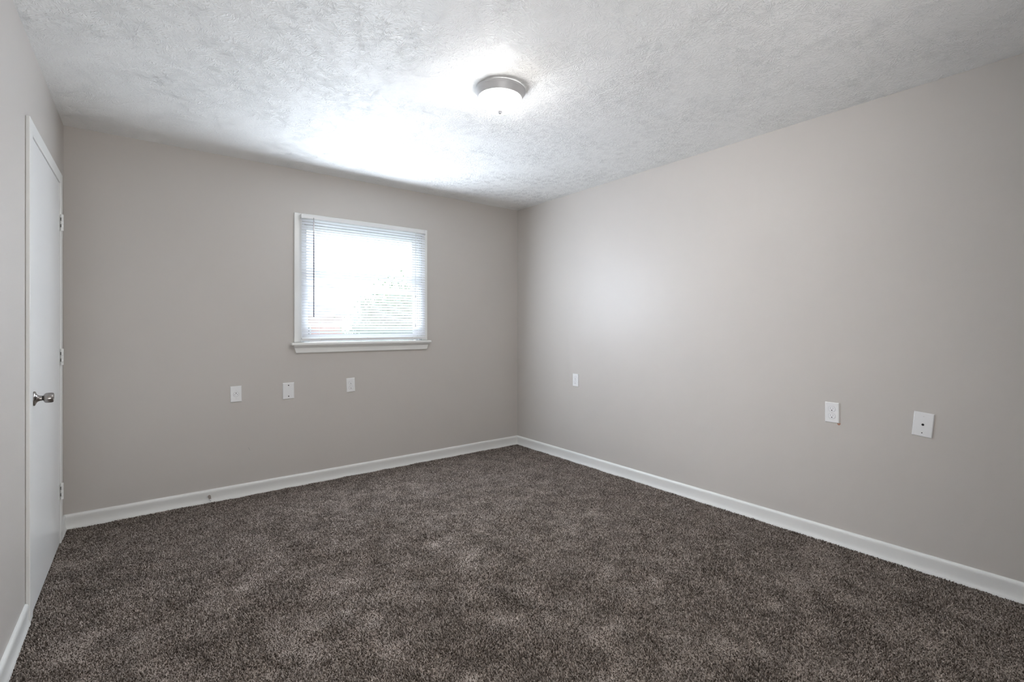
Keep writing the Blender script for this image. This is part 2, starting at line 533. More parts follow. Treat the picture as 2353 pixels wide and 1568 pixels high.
# ---- roof slab above the ceiling keeps the daylight out
bm = bmesh.new(); box(bm, X0-T, X1+T, Y0-T, Y1+T, ZC+0.02, ZC+0.14)
struct('roof_slab', bm, M_trim)

# ---- baseboards
BP = [(0, -0.010), (0, 0.089), (0.004, 0.0885), (0.0085, 0.085), (0.0112, 0.079), (0.0118, 0.072), (0.0112, 0.062),
      (0.0098, 0.050), (0.0096, 0.032), (0.0106, 0.020), (0.0135, 0.012), (0.0165, 0.006), (0.0170, -0.010)]
bm = bmesh.new(); sweep(bm, BP, (X0, Y1, 0), (X1, Y1, 0), (0, -1, 0), 1, 1)
struct('baseboard_back', bm, M_trim, smooth=math.radians(40))
bm = bmesh.new(); sweep(bm, BP, (X1, Y1, 0), (X1, Y0, 0), (-1, 0, 0), 1, 1)
struct('baseboard_right', bm, M_trim, smooth=math.radians(40))
bm = bmesh.new()
sweep(bm, BP, (X0, Y0, 0), (X0, 2.768, 0), (1, 0, 0), 1, 0)
sweep(bm, BP, (X0, 3.757, 0), (X0, Y1, 0), (1, 0, 0), 0, 1)
struct('baseboard_left', bm, M_trim, smooth=math.radians(40))
bm = bmesh.new()
sweep(bm, BP, (X1, Y0, 0), (0.72, Y0, 0), (0, 1, 0), 1, 0)
sweep(bm, BP, (-0.21, Y0, 0), (X0, Y0, 0), (0, 1, 0), 0, 1)
struct('baseboard_front', bm, M_trim, smooth=math.radians(40))
bm = bmesh.new()
for a, b1 in ((-0.21, -0.15), (0.66, 0.72)): bbox(bm, a, b1, Y0, Y0+0.015, -0.01, 2.10, 0.003)
bbox(bm, -0.15, 0.66, Y0, Y0+0.015, 2.04, 2.10, 0.003)
struct('trim_1', bm, M_trim)

# ------------------------------------------------------------------ closet door in the left wall
door = thing('door_1', (X0, DY1, 0), kind='structure')
oy = DY1


def D(y): return y-oy


bm = bmesh.new()      # slab, faces the room, hung on the far side
bbox(bm, -0.028, 0.0085, D(DY0+0.003), D(DY1-0.004), 0.003, DZ-0.003, 0.0015)
slab = obj('door_slab', bm, M_door, door)
CT = 0.0145
bm = bmesh.new()      # casing: flat stock with eased edges, mitred at the top
W = 0.066


def casing(bm, y0, y1, z0, z1):
    bbox(bm, 0, CT, D(y0), D(y1), z0, z1, 0.0035, 3)


casing(bm, 2.770, DY0, -0.008, 2.094)
casing(bm, DY1, 3.756, -0.008, 2.094)
bbox(bm, 0, CT-0.0004, D(DY0), D(DY1), DZ, 2.094, 0.0035, 3)
obj('casing', bm, M_trim, door)
bm = bmesh.new()      # jamb lining the opening
box(bm, -T, 0.0, D(DY0-0.015), D(DY0), -0.01, DZ+0.012)
box(bm, -T, 0.0, D(DY1), D(DY1+0.015), -0.01, DZ+0.012)
box(bm, -T, 0.0, D(DY0), D(DY1), DZ, DZ+0.012)
for q in ((DY0, DY0+0.012), (DY1-0.012, DY1)): box(bm, -0.046, -0.034, D(q[0]), D(q[1]), -0.01, DZ)
obj('jamb', bm, M_trim, door)
# hinges: painted over, knuckles standing proud of the casing
for zc in (1.812, 1.055, 0.297):
    hb = bmesh.new()
    yk = D(DY1-0.002)
    box(hb, 0.0080, 0.0100, yk-0.030, yk, zc-0.045, zc+0.045)       # leaf on the slab
    box(hb, CT-0.002, CT+0.0012, yk, yk+0.006, zc-0.045, zc+0.045)
    hinge = obj('hinge', hb, M_trim, door)
    kb = bmesh.new()
    for k in range(5):
        z0 = zc-0.046+k*0.0184
        lathe(kb, [(0.0062, z0+0.0004), (0.0068, z0+0.0010), (0.0068, z0+0.0174), (0.0062, z0+0.0180)], 20,
              Matrix.Translation((CT+0.004, yk, 0)), True, True)
    obj('knuckle', kb, M_trim, hinge, smooth=math.radians(40))
    sb = bmesh.new()
    for k in (1, 3):
        z0 = zc-0.046+k*0.0184
        box(sb, CT-0.002, CT+0.0016, yk-0.0084, yk-0.0068, z0+0.001, z0+0.0174)
    obj('shadow_slot', sb, M_groove_dark, hinge)
# knob, axis pointing into the room (+x)
kr = Matrix.Translation((0.0085, D(2.892), 0.914)) @ Matrix.Scale(0.91, 4) @ Matrix.Rotation(PI/2, 4, 'Y')
bm = bmesh.new()
lathe(bm, [(0.0345, 0), (0.0345, 0.0035), (0.0325, 0.0060), (0.026, 0.0080), (0.019, 0.0115), (0.0145, 0.0165), (0.0125, 0.022), (0.0122, 0.0305), (0.0108, 0.031)], 48, kr, True, True)
hd = obj('door_knob', bm, M_nickel, door, smooth=math.radians(50), label='satin nickel door knob')
bm = bmesh.new()
lathe(bm, [(0.0105, 0.030), (0.0105, 0.034)], 32, kr)
obj('neck', bm, M_black, hd)
bm = bmesh.new()
lathe(bm, [(0.0115, 0.0335), (0.0165, 0.0352), (0.0222, 0.0395), (0.0240, 0.0445), (0.0243, 0.052), (0.0237, 0.060), (0.0222, 0.0672), (0.0205, 0.0692), (0.0190, 0.0684), (0.0, 0.0676)], 48, kr, True)
obj('grip', bm, M_nickel, hd, smooth=math.radians(35))
bm = bmesh.new()
lathe(bm, [(0.0, 0.0700), (0.003, 0.0698), (0.0035, 0.0676)], 16, kr)
obj('lock_button', bm, M_nickel, hd, smooth=True)

# ------------------------------------------------------------------ window
win = thing('window_1', (1.474, Y1, 1.103), kind='structure')
ox, oz = 1.474, 1.103


def wbox(bm, x0, x1, y0, y1, z0, z1, b=0.002, seg=2):
    bbox(bm, x0-ox, x1-ox, y0-Y1, y1-Y1, z0-oz, z1-oz, b, seg)


bm = bmesh.new()
cy0 = Y1-0.018
for sgn in (0, 1):      # stepped side casings
    a, b1 = (0.908, WX0) if sgn == 0 else (WX1, 2.040)
    wbox(bm, a, b1, cy0, Y1, 1.104, 2.104, 0.006, 3)
wbox(bm, WX0, WX1, cy0, Y1, WZ1, 2.104, 0.005, 3)
obj('casing', bm, M_trim, win)
bm = bmesh.new()
wbox(bm, 0.884, 2.060, 3.878, Y1, 1.083, 1.103, 0.004, 3)
wbox(bm, WX0, WX1, Y1, Y1+0.07, 1.083, 1.103, 0.001)
obj('stool', bm, M_trim, win)
bm = bmesh.new()      # cove under the stool and tapered apron
xl, xr = 0.912, 2.046
A = []
for (px_, pz) in ((xl-0.012, 1.083), (xl, 1.074), (xl, 1.060)):
    pass
prof = [(0.030, 1.083), (0.030, 1.072), (0.022, 1.068), (0.017, 1.062), (0.017, 1.026), (0.013, 1.021), (0.0, 1.021)]
inset = [0.0, 0.0, 0.003, 0.006, 0.018, 0.021, 0.021]
L_ = [bm.verts.new((xl-0.008+i_-ox, -d_, z_-oz)) for (d_, z_), i_ in zip(prof, inset)]
R_ = [bm.verts.new((xr+0.008-i_-ox, -d_, z_-oz)) for (d_, z_), i_ in zip(prof, inset)]
L_.append(bm.verts.new((xl-0.008-ox, 0, 1.083-oz))); R_.append(bm.verts.new((xr+0.008-ox, 0, 1.083-oz)))
for i in range(len(L_)):
    j = (i+1) % len(L_)
    bm.faces.new((L_[i], L_[j], R_[j], R_[i]))
bm.faces.new(L_[::-1]); bm.faces.new(R_)
obj('apron', bm, M_trim, win)
bm = bmesh.new()      # jamb liner with balance tracks
for a, b1 in ((WX0, WX0+0.012), (WX1-0.012, WX1)): box(bm, a-ox, b1-ox, 0.0, 0.115, 0.0, WZ1-oz)
box(bm, WX0+0.012-ox, WX1-0.012-ox, 0.0, 0.115, WZ1-0.012-oz, WZ1-oz)
for a, b1 in ((WX0+0.012, WX0+0.024), (WX1-0.024, WX1-0.012)):
    box(bm, a-ox, b1-ox, 0.012, 0.026, 0.0, WZ1-0.012-oz)
    box(bm, a-ox, b1-ox, 0.058, 0.064, 0.0, WZ1-0.012-oz)
obj('window_frame', bm, M_vinyl, win)


def sash(name, y0, y1, z0, z1, rb, rt):
    bm = bmesh.new(); a, b1 = WX0+0.014, WX1-0.014; s_ = 0.042
    wbox(bm, a, a+s_, y0, y1, z0, z1, 0.003)
    wbox(bm, b1-s_, b1, y0, y1, z0, z1, 0.003)
    wbox(bm, a+s_, b1-s_, y0, y1, z0, z0+rb, 0.003)
    wbox(bm, a+s_, b1-s_, y0, y1, z1-rt, z1, 0.003)
    o = obj(name, bm, M_vinyl, win)
    bm = bmesh.new(); ym = (y0+y1)/2
    box(bm, a+s_-0.006-ox, b1-s_+0.006-ox, ym-0.002-Y1, ym+0.002-Y1, z0+rb-0.006-oz, z1-rt+0.006-oz)
    obj('pane', bm, M_glass, o)
    return o


lower = sash('lower_sash', 3.963, 3.991, 1.106, 1.560, 0.050, 0.036)
upper = sash('upper_sash', 4.001, 4.029, 1.528, 2.033, 0.036, 0.040)
for xc in (1.19, 1.76):
    bm = bmesh.new()
    wbox(bm, xc-0.028, xc+0.028, 3.966, 3.988, 1.560, 1.570, 0.002)
    wbox(bm, xc-0.010, xc+0.016, 3.970, 3.998, 1.570, 1.578, 0.003)
    obj('sash_lock', bm, M_vinyl, lower)
bm = bmesh.new()      # brick mould outside
for a, b1, c1, d1 in ((WX0-0.05, WX0, 1.05, 2.10), (WX1, WX1+0.05, 1.05, 2.10), (WX0, WX1, WZ1, 2.10), (WX0, WX1, 1.05, 1.083)):
    box(bm, a-ox, b1-ox, T-0.005, T+0.025, c1-oz, d1-oz)
obj('exterior_trim', bm, M_vinyl, win)

# ------------------------------------------------------------------ mini blind, hung outside the casing
BX0, BX1, BY = 0.949, 2.001, 3.884
blind = thing('window_blind', (1.475, BY, 1.103), label='white mini blind with thin tilted slats hanging in front of the window', cat='blind')
bx = 1.475; HW = (BX1-BX0)/2; BZ = 1.103
bm = bmesh.new()      # u-shaped steel headrail
bbox(bm, -HW, HW, -0.0145, 0.0145, 2.058-BZ, 2.085-BZ, 0.0025)
obj('headrail', bm, M_rail, blind)
for sgn in (-1, 1):   # box brackets carry the rail
    bm = bmesh.new()
    xa, xb = (-HW-0.0015, -HW+0.014) if sgn < 0 else (HW-0.014, HW+0.0015)
    bbox(bm, xa, xb, -0.0165, 0.0330, 2.056-BZ, 2.0875-BZ, 0.001)
    obj('mounting_bracket', bm, M_rail, blind)
TILT = math.radians(45)
NS = 42; PITCH = (2.044-1.160)/(NS-1)
bm = bmesh.new()
for i in range(NS):
    zc = 1.160+i*PITCH-BZ
    tl = TILT+random.gauss(0, 0.012)
    prev = None; zj = random.gauss(0, 0.0003)
    for k in range(7):
        s_ = -1+2*k/6
        w_ = 0.0125*s_; crown = 0.0022*(1-s_*s_)
        # s=-1 room edge (low), s=+1 outer edge (high)
        yy = w_*math.cos(tl) - crown*math.sin(tl)
        zz = w_*math.sin(tl) + crown*math.cos(tl)
        a = bm.verts.new((-HW+0.004, yy, zc+zz+zj)); b1 = bm.verts.new((HW-0.004, yy, zc+zz-zj))
        if prev: bm.faces.new((prev[0], prev[1], b1, a))
        prev = (a, b1)
sl = obj('slats', bm, M_slat, blind, smooth=True)
bm = bmesh.new()      # bottom rail, tilted with the slats
Mr = Matrix.Translation((0, 0, 1.1335-BZ)) @ Matrix.Rotation(math.radians(28), 4, 'X')
bbox(bm, -HW+0.003, HW-0.003, -0.0125, 0.0125, -0.0055, 0.0055, 0.002, 2, Mr)
bbox(bm, -HW+0.003, HW-0.003, -0.0118, -0.0090, 1.1165-BZ, 1.132-BZ, 0.001)
br = obj('bottom_rail', bm, M_rail, blind)
LAD = (1.083-bx, 1.466-bx, 1.874-bx)
for x_ in LAD:
    bm = bmesh.new()
    for yo in (-0.0122, 0.0122):
        tube(bm, [(x_, yo, 1.135-BZ), (x_, yo, 2.058-BZ)], 0.0005, 6)
    for i in range(NS):
        zc = 1.160+i*PITCH-BZ
        tube(bm, [(x_, -0.0122, zc-0.0104), (x_, 0.0122, zc+0.0080)], 0.0004, 4)
    obj('ladder_cord', bm, M_cord, blind)
    bm = bmesh.new()
    lathe(bm, [(0.0, -0.001), (0.007, -0.001), (0.007, 0.001), (0.004, 0.003), (0, 0.0032)], 20,
          Matrix.Translation((x_, -0.0135, 1.1300-BZ)) @ Matrix.Rotation(PI/2, 4, 'X'))
    obj('cord_plug', bm, M_recept, br, smooth=math.radians(40))
bm = bmesh.new()      # tilt wand
wx = 1.036-bx; wy = -0.0245
lathe(bm, [(0, 2.046-BZ), (0.0028, 2.045-BZ), (0.0042, 2.038-BZ), (0.0042, 1.36-BZ), (0.0046, 1.33-BZ), (0.0046, 1.302-BZ), (0, 1.300-BZ)], 6, Matrix.Translation((wx, wy, 0)))
wd = obj('tilt_wand', bm, M_wand, blind, label='dark grey tilt wand')
bm = bmesh.new()
tube(bm, [(wx, -0.0145, 2.066-BZ), (wx, -0.022, 2.066-BZ), (wx, wy-0.001, 2.058-BZ), (wx, wy, 2.044-BZ)], 0.0012, 8)
obj('wand_hook', bm, M_dark, wd)
bm = bmesh.new()      # lift cords with equaliser and tassel
lx = 1.893-bx; ly = -0.0235
tube(bm, [(lx, -0.014, 2.060-BZ), (lx, ly, 2.052-BZ), (lx-0.002, ly, 1.50-BZ)], 0.0012, 6)
tube(bm, [(lx+0.006, -0.014, 2.060-BZ), (lx+0.006, ly, 2.052-BZ), (lx+0.001, ly, 1.50-BZ)], 0.0012, 6)
tube(bm, [(lx, ly, 1.49-BZ), (lx+0.001, ly, 1.26-BZ)], 0.0015, 6)
lc = obj('lift_cord', bm, M_cord, blind)
bm = bmesh.new()
lathe(bm, [(0, 1.510-BZ), (0.004, 1.508-BZ), (0.0055, 1.496-BZ), (0.004, 1.484-BZ), (0, 1.482-BZ)], 16, Matrix.Translation((lx, ly, 0)))
obj('cord_joiner', bm, M_recept, lc, smooth=True)
bm = bmesh.new()
lathe(bm, [(0, 1.262-BZ), (0.003, 1.260-BZ), (0.0065, 1.232-BZ), (0.0065, 1.226-BZ), (0, 1.225-BZ)], 16, Matrix.Translation((lx, ly, 0)))
obj('cord_tassel', bm, M_recept, lc, smooth=True)

# ------------------------------------------------------------------ wall plates (local: width x, out of the wall -y, up z)
def plate_bm(w, h, d=0.0062, ins=0.0042):
    bm = bmesh.new()
    rr = []
    for (a, b1, y) in ((w/2, h/2, 0), (w/2, h/2, -0.0022), (w/2-ins*.5, h/2-ins*.5, -d+0.0008), (w/2-ins, h/2-ins, -d)):
        rr.append([bm.verts.new(p) for p in ((-a, y, -b1), (a, y, -b1), (a, y, b1), (-a, y, b1))])
    for p, q in zip(rr, rr[1:]):
        for i in range(4):
            j = (i+1) % 4
            bm.faces.new((p[i], p[j], q[j], q[i]))
    bm.faces.new(rr[-1]); bm.faces.new(rr[0][::-1])
    return bm


def disc(bm, x, y, z, r, t=0.0012, n=24, flat=None):
    """round button facing -y; flat cuts the left/right sides at +-flat"""
    pts = []
    for k in range(n):
        a = 2*PI*k/n
        px_, pz = r*math.cos(a), r*math.sin(a)
        if flat: px_ = px_; pz = max(-flat, min(flat, pz))
        pts.append((px_, pz))
    A = [bm.verts.new((x+a, y, z+b1)) for a, b1 in pts]
    B = [bm.verts.new((x+a, y-t*0.6, z+b1)) for a, b1 in pts]
    D_ = [bm.verts.new((x+a*0.94, y-t, z+b1*0.94)) for a, b1 in pts]
    for P, Q in ((A, B), (B, D_)):
        for i in range(n):
            j = (i+1) % n
            bm.faces.new((P[i], P[j], Q[j], Q[i]))
    bm.faces.new(D_)


def groove(bm, x, y, z, r, n=32, flat=None, w=0.0007):
    """thin shadow line round a receptacle"""
    def pt(k, s_):
        a = 2*PI*k/n
        pz = s_*math.sin(a)
        f_ = flat+(s_-r) if flat else None
        if f_: pz = max(-f_, min(f_, pz))
        return (x+s_*math.cos(a), y, z+pz)
    I = [bm.verts.new(pt(k, r)) for k in range(n)]
    O = [bm.verts.new(pt(k, r+w)) for k in range(n)]
    for i in range(n):
        j = (i+1) % n
        bm.faces.new((I[i], I[j], O[j], O[i]))


M_groove = mat('plate_groove', (0.34, 0.34, 0.34), 0.6)
PD = 0.0062


def duplex():
    t = thing('duplex_outlet', (0, 0, 0))
    obj('plate', plate_bm(0.0700, 0.1143), M_plate, t)
    for s_ in (1, -1):
        zc = 0.0198*s_
        bm = bmesh.new(); disc(bm, 0, -PD+0.0002, zc, 0.0172, 0.0016, 40, 0.0142)
        rc = obj('receptacle', bm, M_recept, t)
        bm = bmesh.new(); groove(bm, 0, -PD-0.0002, zc, 0.0174, 40, 0.0144, 0.0008)
        obj('groove', bm, M_groove, rc)
        bm = bmesh.new(); ys_ = -PD-0.0014-0.0004
        box(bm, -0.0073, -0.0053, ys_, ys_+0.001, zc+0.0005, zc+0.0088)
        box(bm, 0.0053, 0.0071, ys_, ys_+0.001, zc+0.0012, zc+0.0082)
        obj('slot', bm, M_groove, rc)
        bm = bmesh.new(); disc(bm, 0, ys_+0.0008, zc-0.0070, 0.0029, 0.0009, 16)
        obj('ground_hole', bm, M_black, rc)
    bm = bmesh.new(); disc(bm, 0, -PD, 0, 0.0033, 0.0008, 16)
    obj('screw', bm, M_screw, t, smooth=False)
    return t


def dup(root):
    r_ = root.copy(); C.objects.link(r_)
    for ch in list(root.children):
        c1 = ch.copy(); C.objects.link(c1); c1.parent = r_
        for g_ in list(ch.children):
            g1 = g_.copy(); C.objects.link(g1); g1.parent = c1
    return r_


G = 'duplex outlets on the walls'
o1 = duplex()
for k, (loc, rz, roll, lab) in enumerate((
        ((1.346, Y1, 0.746), 0, -2.2, 'white duplex outlet directly under the window, dark wall shadow round it'),
        ((X1, 3.081, 0.742), -PI/2, 0, 'white duplex outlet on the right wall nearest the room corner'),
        ((X1, 1.045, 0.7385), -PI/2, 0, 'white duplex outlet on the right wall with a brown chip in the paint below it'))):
    o = o1 if k == 0 else dup(o1)
    o.location = loc; o.rotation_euler = (0, math.radians(roll), rz)
    tag(o, lab, 'outlet', G)
bpy.data.objects['duplex_outlet']['label'] = 'white duplex outlet on the window wall, right below the window'

t = thing('single_outlet', (0.521, Y1, 0.741), (0, math.radians(-1.2), 0), label='white outlet plate with one round receptacle, leftmost plate on the window wall', cat='outlet')
obj('plate', plate_bm(0.0715, 0.1143), M_plate, t)
bm = bmesh.new(); disc(bm, 0, -PD+0.0002, -0.002, 0.0170, 0.0016, 40)
rc = obj('receptacle', bm, M_recept, t)
bm = bmesh.new(); groove(bm, 0, -PD-0.0002, -0.002, 0.0172, 40, None, 0.0010); obj('groove', bm, M_groove, rc)
ys_ = -PD-0.0018
bm = bmesh.new(); disc(bm, 0.000, ys_+0.0008, 0.0068, 0.0031, 0.0009, 16); obj('ground_hole', bm, M_black, rc)
bm = bmesh.new()
box(bm, -0.0115, -0.0040, ys_, ys_+0.001, -0.0050, -0.0028)
box(bm, 0.0062, 0.0086, ys_, ys_+0.001, -0.0065, -0.0010)
obj('slot', bm, M_dark, rc)
for s_ in (1, -1):
    bm = bmesh.new(); disc(bm, 0, -PD, 0.0300*s_-0.002, 0.0030, 0.0008, 16); obj('screw', bm, M_screw, t)

t = thing('blank_wall_plate', (0.8705, Y1, 0.7365), (0, math.radians(-0.6), 0), label='white blank cover plate with two black screw holes, between the two outlets', cat='wall plate')
obj('plate', plate_bm(0.0810, 0.1230), M_plate, t)
for s_ in (1, -1):
    bm = bmesh.new(); disc(bm, 0.0005, -PD+0.0004, 0.0415*s_, 0.0042, 0.0008, 20); obj('screw_hole', bm, M_black, t)

t = thing('cable_wall_plate', (X1, 0.6455, 0.7345), (0, math.radians(5.2), -PI/2), label='slightly tilted white cable plate with a black centre hole, nearest plate on the right wall', cat='wall plate')
obj('plate', plate_bm(0.0800, 0.1215), M_plate, t)
bm = bmesh.new(); disc(bm, 0, -PD+0.0004, -0.0005, 0.0056, 0.0008, 24); obj('cable_hole', bm, M_black, t)
bm = bmesh.new(); disc(bm, 0, -PD+0.0004, -0.0420, 0.0026, 0.0008, 16); obj('screw_hole', bm, M_black, t)
bm = bmesh.new(); disc(bm, 0, -PD, 0.0415, 0.0032, 0.0012, 16); obj('screw', bm, M_screw, t)
# bare drywall nick under the outlet
bm = bmesh.new()
pts = [(0, 0.004), (0.010, 0.005), (0.018, 0.003), (0.017, -0.004), (0.010, -0.010), (0.003, -0.006)]
v_ = [bm.verts.new((X1-0.0006, 1.022-a, 0.6795+b1)) for a, b1 in pts]
bm.faces.new(v_)
obj('paint_chip', bm, M_chip, wall_right)

# small filler bumps and nail pops in the walls
def blob(bm, p, r, h, nrm):
    p = Vector(p); nrm = Vector(nrm); u = nrm.orthogonal().normalized(); w = nrm.cross(u)
    top = bm.verts.new(p+nrm*h)
    ring = [bm.verts.new(p+(u*math.cos(k*PI/4)+w*math.sin(k*PI/4))*r*random.uniform(.6, 1.1)) for k in range(8)]
    for k in range(8): bm.faces.new((ring[k], ring[(k+1) % 8], top))


bm = bmesh.new()
for p in ((0.65, 0.79), (0.48, 0.62), (0.70, 0.60), (1.9, 0.5), (2.2, 0.30), (2.8, 1.6), (0.0, 1.3), (0.25, 0.9)):
    blob(bm, (p[0], Y1-0.0001, p[1]), random.uniform(.003, .005), 0.0012, (0, -1, 0))
obj('filler_bump', bm, M_wall, wall_back)
bm = bmesh.new()
for p in ((0.62, 0.20), (0.50, 0.28), (0.33, 0.45), (0.75, 0.16), (0.42, 0.33), (1.3, 0.25), (0.37, 0.60), (1.5, 1.35), (2.2, 0.35), (0.6, 2.2)):
    blob(bm, (X1+0.0001, p[0], p[1]), random.uniform(.003, .005), 0.0012, (-1, 0, 0))
obj('filler_bump', bm, M_wall, wall_right)
bm = bmesh.new()      # hairline scuff on the back wall
tube(bm, [(0.600, Y1, 0.345), (0.606, Y1-0.0004, 0.330), (0.612, Y1, 0.322)], 0.0012, 6)
obj('scuff', bm, M_groove, wall_back)

# ------------------------------------------------------------------ spring door stop on the back baseboard
t = thing('door_stop', (0.357, Y1-0.0098, 0.046), label='small spring door stop with a white tip screwed to the baseboard', cat='door stop')
ry = Matrix.Rotation(PI/2, 4, 'X')
bm = bmesh.new(); lathe(bm, [(0.0, 0.0), (0.0125, 0.0), (0.0125, 0.002), (0.009, 0.004), (0.005, 0.0045)], 24, ry, False, True)
obj('base', bm, M_rubber, t, smooth=math.radians(40))
bm = bmesh.new()
pts = []
NT = 11
for i in range(NT*14+1):
    a = 2*PI*i/14; u_ = i/(NT*14)
    r_ = 0.0075-0.002*u_
    pts.append((r_*math.cos(a), -0.003-0.060*u_, r_*math.sin(a)-0.010*u_*u_))
tube(bm, pts, 0.0011, 6)
obj('spring', bm, M_spring, t, smooth=True)
bm = bmesh.new(); lathe(bm, [(0, 0.060), (0.0062, 0.060), (0.0068, 0.066), (0.0066, 0.075), (0.0045, 0.0765), (0, 0.0765)], 20, Matrix.Translation((0, 0, -0.010)) @ ry)
tip = obj('rubber_tip', bm, M_rubber, t, smooth=math.radians(40))
bm = bmesh.new(); lathe(bm, [(0, 0.0770), (0.0018, 0.0770), (0.0018, 0.075)], 12, Matrix.Translation((0, 0, -0.010)) @ ry)
obj('tip_hole', bm, M_dark, tip)

# ------------------------------------------------------------------ flush ceiling light
LX, LY = 1.443, 1.975
lamp = thing('ceiling_light', (LX, LY, ZC-0.0005), (math.radians(1.2), math.radians(1.0), 0), label='round flush mount ceiling light with glowing white glass dome and grey metal ring', cat='ceiling light')
bm = bmesh.new(); lathe(bm, [(0.105, -0.001), (0.105, -0.010), (0.09, -0.012)], 64, None, True, True)
obj('mounting_pan', bm, M_gap, lamp, smooth=math.radians(40))
bm = bmesh.new()
lathe(bm, [(0.112, -0.006), (0.1265, -0.006), (0.1285, -0.008), (0.1285, -0.015), (0.1265, -0.017), (0.1245, -0.019), (0.1195, -0.030), (0.1135, -0.043), (0.1115, -0.047), (0.1085, -0.0475), (0.1055, -0.045), (0.1055, -0.035)], 96)
obj('metal_ring', bm, M_ring, lamp, smooth=math.radians(45))
bm = bmesh.new()
prof = [(0.1050, -0.030)]
for k in range(0, 17):
    a = (PI/2)*k/16
    prof.append((0.1050*math.cos(a)**0.85 if k < 16 else 0.0, -0.045-0.070*math.sin(a)))
lathe(bm, prof, 96)
obj('glass_dome', bm, M_dome, lamp, smooth=True)
bm = bmesh.new(); lathe(bm, [(0, -0.1130), (0.0128, -0.1142), (0.0135, -0.1160), (0.0115, -0.1205), (0.0075, -0.1255), (0.0040, -0.1280), (0, -0.1288)], 32)
obj('finial', bm, M_finial, lamp, smooth=True)

# ------------------------------------------------------------------ carpet: cut pile, one tapered tuft every few millimetres
P = 0.0050
tx = np.arange(X0+0.010, X1-0.008, P); ty = np.arange(-0.05, Y1-0.010, P)
gx, gy = np.meshgrid(tx, ty)
gx = gx.ravel(); gy = gy.ravel()
gx = gx+rng.normal(0, P*0.30, gx.size); gy = gy+rng.normal(0, P*0.30, gy.size)
keep = ~((gx < X0+0.004) | (gx > X1-0.010) | (gy > Y1-0.010))
gx, gy = gx[keep], gy[keep]
N = gx.size


def fnoise(x, y, cell, seed):
    r_ = np.random.default_rng(seed); g_ = r_.random((400, 400))
    u_ = (x+2)/cell; v_ = (y+2)/cell
    i = u_.astype(int); j = v_.astype(int); fu = u_-i; fv = v_-j
    fu = fu*fu*(3-2*fu); fv = fv*fv*(3-2*fv)
    return (g_[j, i]*(1-fu)+g_[j, i+1]*fu)*(1-fv)+(g_[j+1, i]*(1-fu)+g_[j+1, i+1]*fu)*fv


nap = 0.50*fnoise(gx, gy, 0.11, 21)+0.32*fnoise(gx, gy, 0.055, 22)+0.18*fnoise(gx, gy, 0.30, 23)-0.5
napdir = 2*PI*(0.5*fnoise(gx, gy, 0.13, 24)+0.5*fnoise(gx, gy, 0.07, 25))
lean = 0.0008+0.0085*np.clip(nap+0.05, 0, 1)
hgt = 0.0080+0.0105*nap+rng.normal(0, 0.0014, N)
tipx = gx+np.cos(napdir)*lean+rng.normal(0, 0.0016, N)
tipy = gy+np.sin(napdir)*lean+rng.normal(0, 0.0016, N)
rad = 0.0030
a0 = rng.random(N)*2*PI
zb = -0.0070
V = np.empty((N, 6, 3), np.float32)
for k in range(3):
    a = a0+k*2*PI/3
    V[:, k, 0] = gx+rad*np.cos(a); V[:, k, 1] = gy+rad*np.sin(a); V[:, k, 2] = zb
    V[:, 3+k, 0] = tipx+0.0017*np.cos(a); V[:, 3+k, 1] = tipy+0.0017*np.sin(a)
    V[:, 3+k, 2] = zb+hgt+rng.normal(0, 0.0005, N)
base_i = (np.arange(N)*6)[:, None]
tri = []
for k in range(3):
    j = (k+1) % 3
    tri += [base_i+np.array([[k, j, 3+j]]), base_i+np.array([[k, 3+j, 3+k]])]
tri.append(base_i+np.array([[3, 4, 5]]))
F = np.concatenate(tri, 0)
# backing under the pile and in the unseen strip behind the camera
nb = N*6
bk = np.array([(X0, Y0, -0.0045), (X1, Y0, -0.0045), (X1, Y1, -0.0045), (X0, Y1, -0.0045)], np.float32)
Vall = np.concatenate([V.reshape(-1, 3), bk], 0)
F = np.concatenate([F, np.array([[nb, nb+1, nb+2], [nb, nb+2, nb+3]])], 0)
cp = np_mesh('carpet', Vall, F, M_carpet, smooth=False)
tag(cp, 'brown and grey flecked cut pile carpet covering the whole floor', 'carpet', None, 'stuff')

# ------------------------------------------------------------------ outside the window
M_grass = vary(mat('lawn', (0.12, 0.20, 0.06), 0.9), 3, (0.09, 0.15, 0.05), (0.20, 0.27, 0.10))
M_leaf = vary(mat('leaves', (0.07, 0.17, 0.06), 0.6), 2.2, (0.05, 0.13, 0.06), (0.15, 0.28, 0.08))
M_bark = add_bump(mat('bark', (0.10, 0.08, 0.06), 0.9), 20, 0.5, 0.02)
M_brick = bpy.data.materials.new('red_brick'); M_brick.use_nodes = True
nt = M_brick.node_tree; n = nt.nodes; l = nt.links
bt = n.new('ShaderNodeTexBrick'); tcx = n.new('ShaderNodeTexCoord'); mp = n.new('ShaderNodeMapping')
mp.inputs['Rotation'].default_value = (PI/2, 0, 0)
bt.inputs['Color1'].default_value = (0.42, 0.13, 0.09, 1); bt.inputs['Color2'].default_value = (0.50, 0.20, 0.14, 1)
bt.inputs['Mortar'].default_value = (0.5, 0.47, 0.44, 1); bt.inputs['Scale'].default_value = 4.0
l.new(tcx.outputs['Object'], mp.inputs[0]); l.new(mp.outputs[0], bt.inputs['Vector'])
l.new(bt.outputs['Color'], n['Principled BSDF'].inputs['Base Color'])
n['Principled BSDF'].inputs['Roughness'].default_value = 0.9
M_roof = vary(mat('grey_shingle', (0.16, 0.16, 0.20), 0.9), 6, (0.12, 0.12, 0.16), (0.20, 0.20, 0.25))
M_hwin = mat('house_window', (0.05, 0.06, 0.07), 0.1)
GZ = -0.75
bm = bmesh.new(); box(bm, -40, 60, Y1+T+0.01, 90, GZ-0.1, GZ)
struct('ground', bm, M_grass)

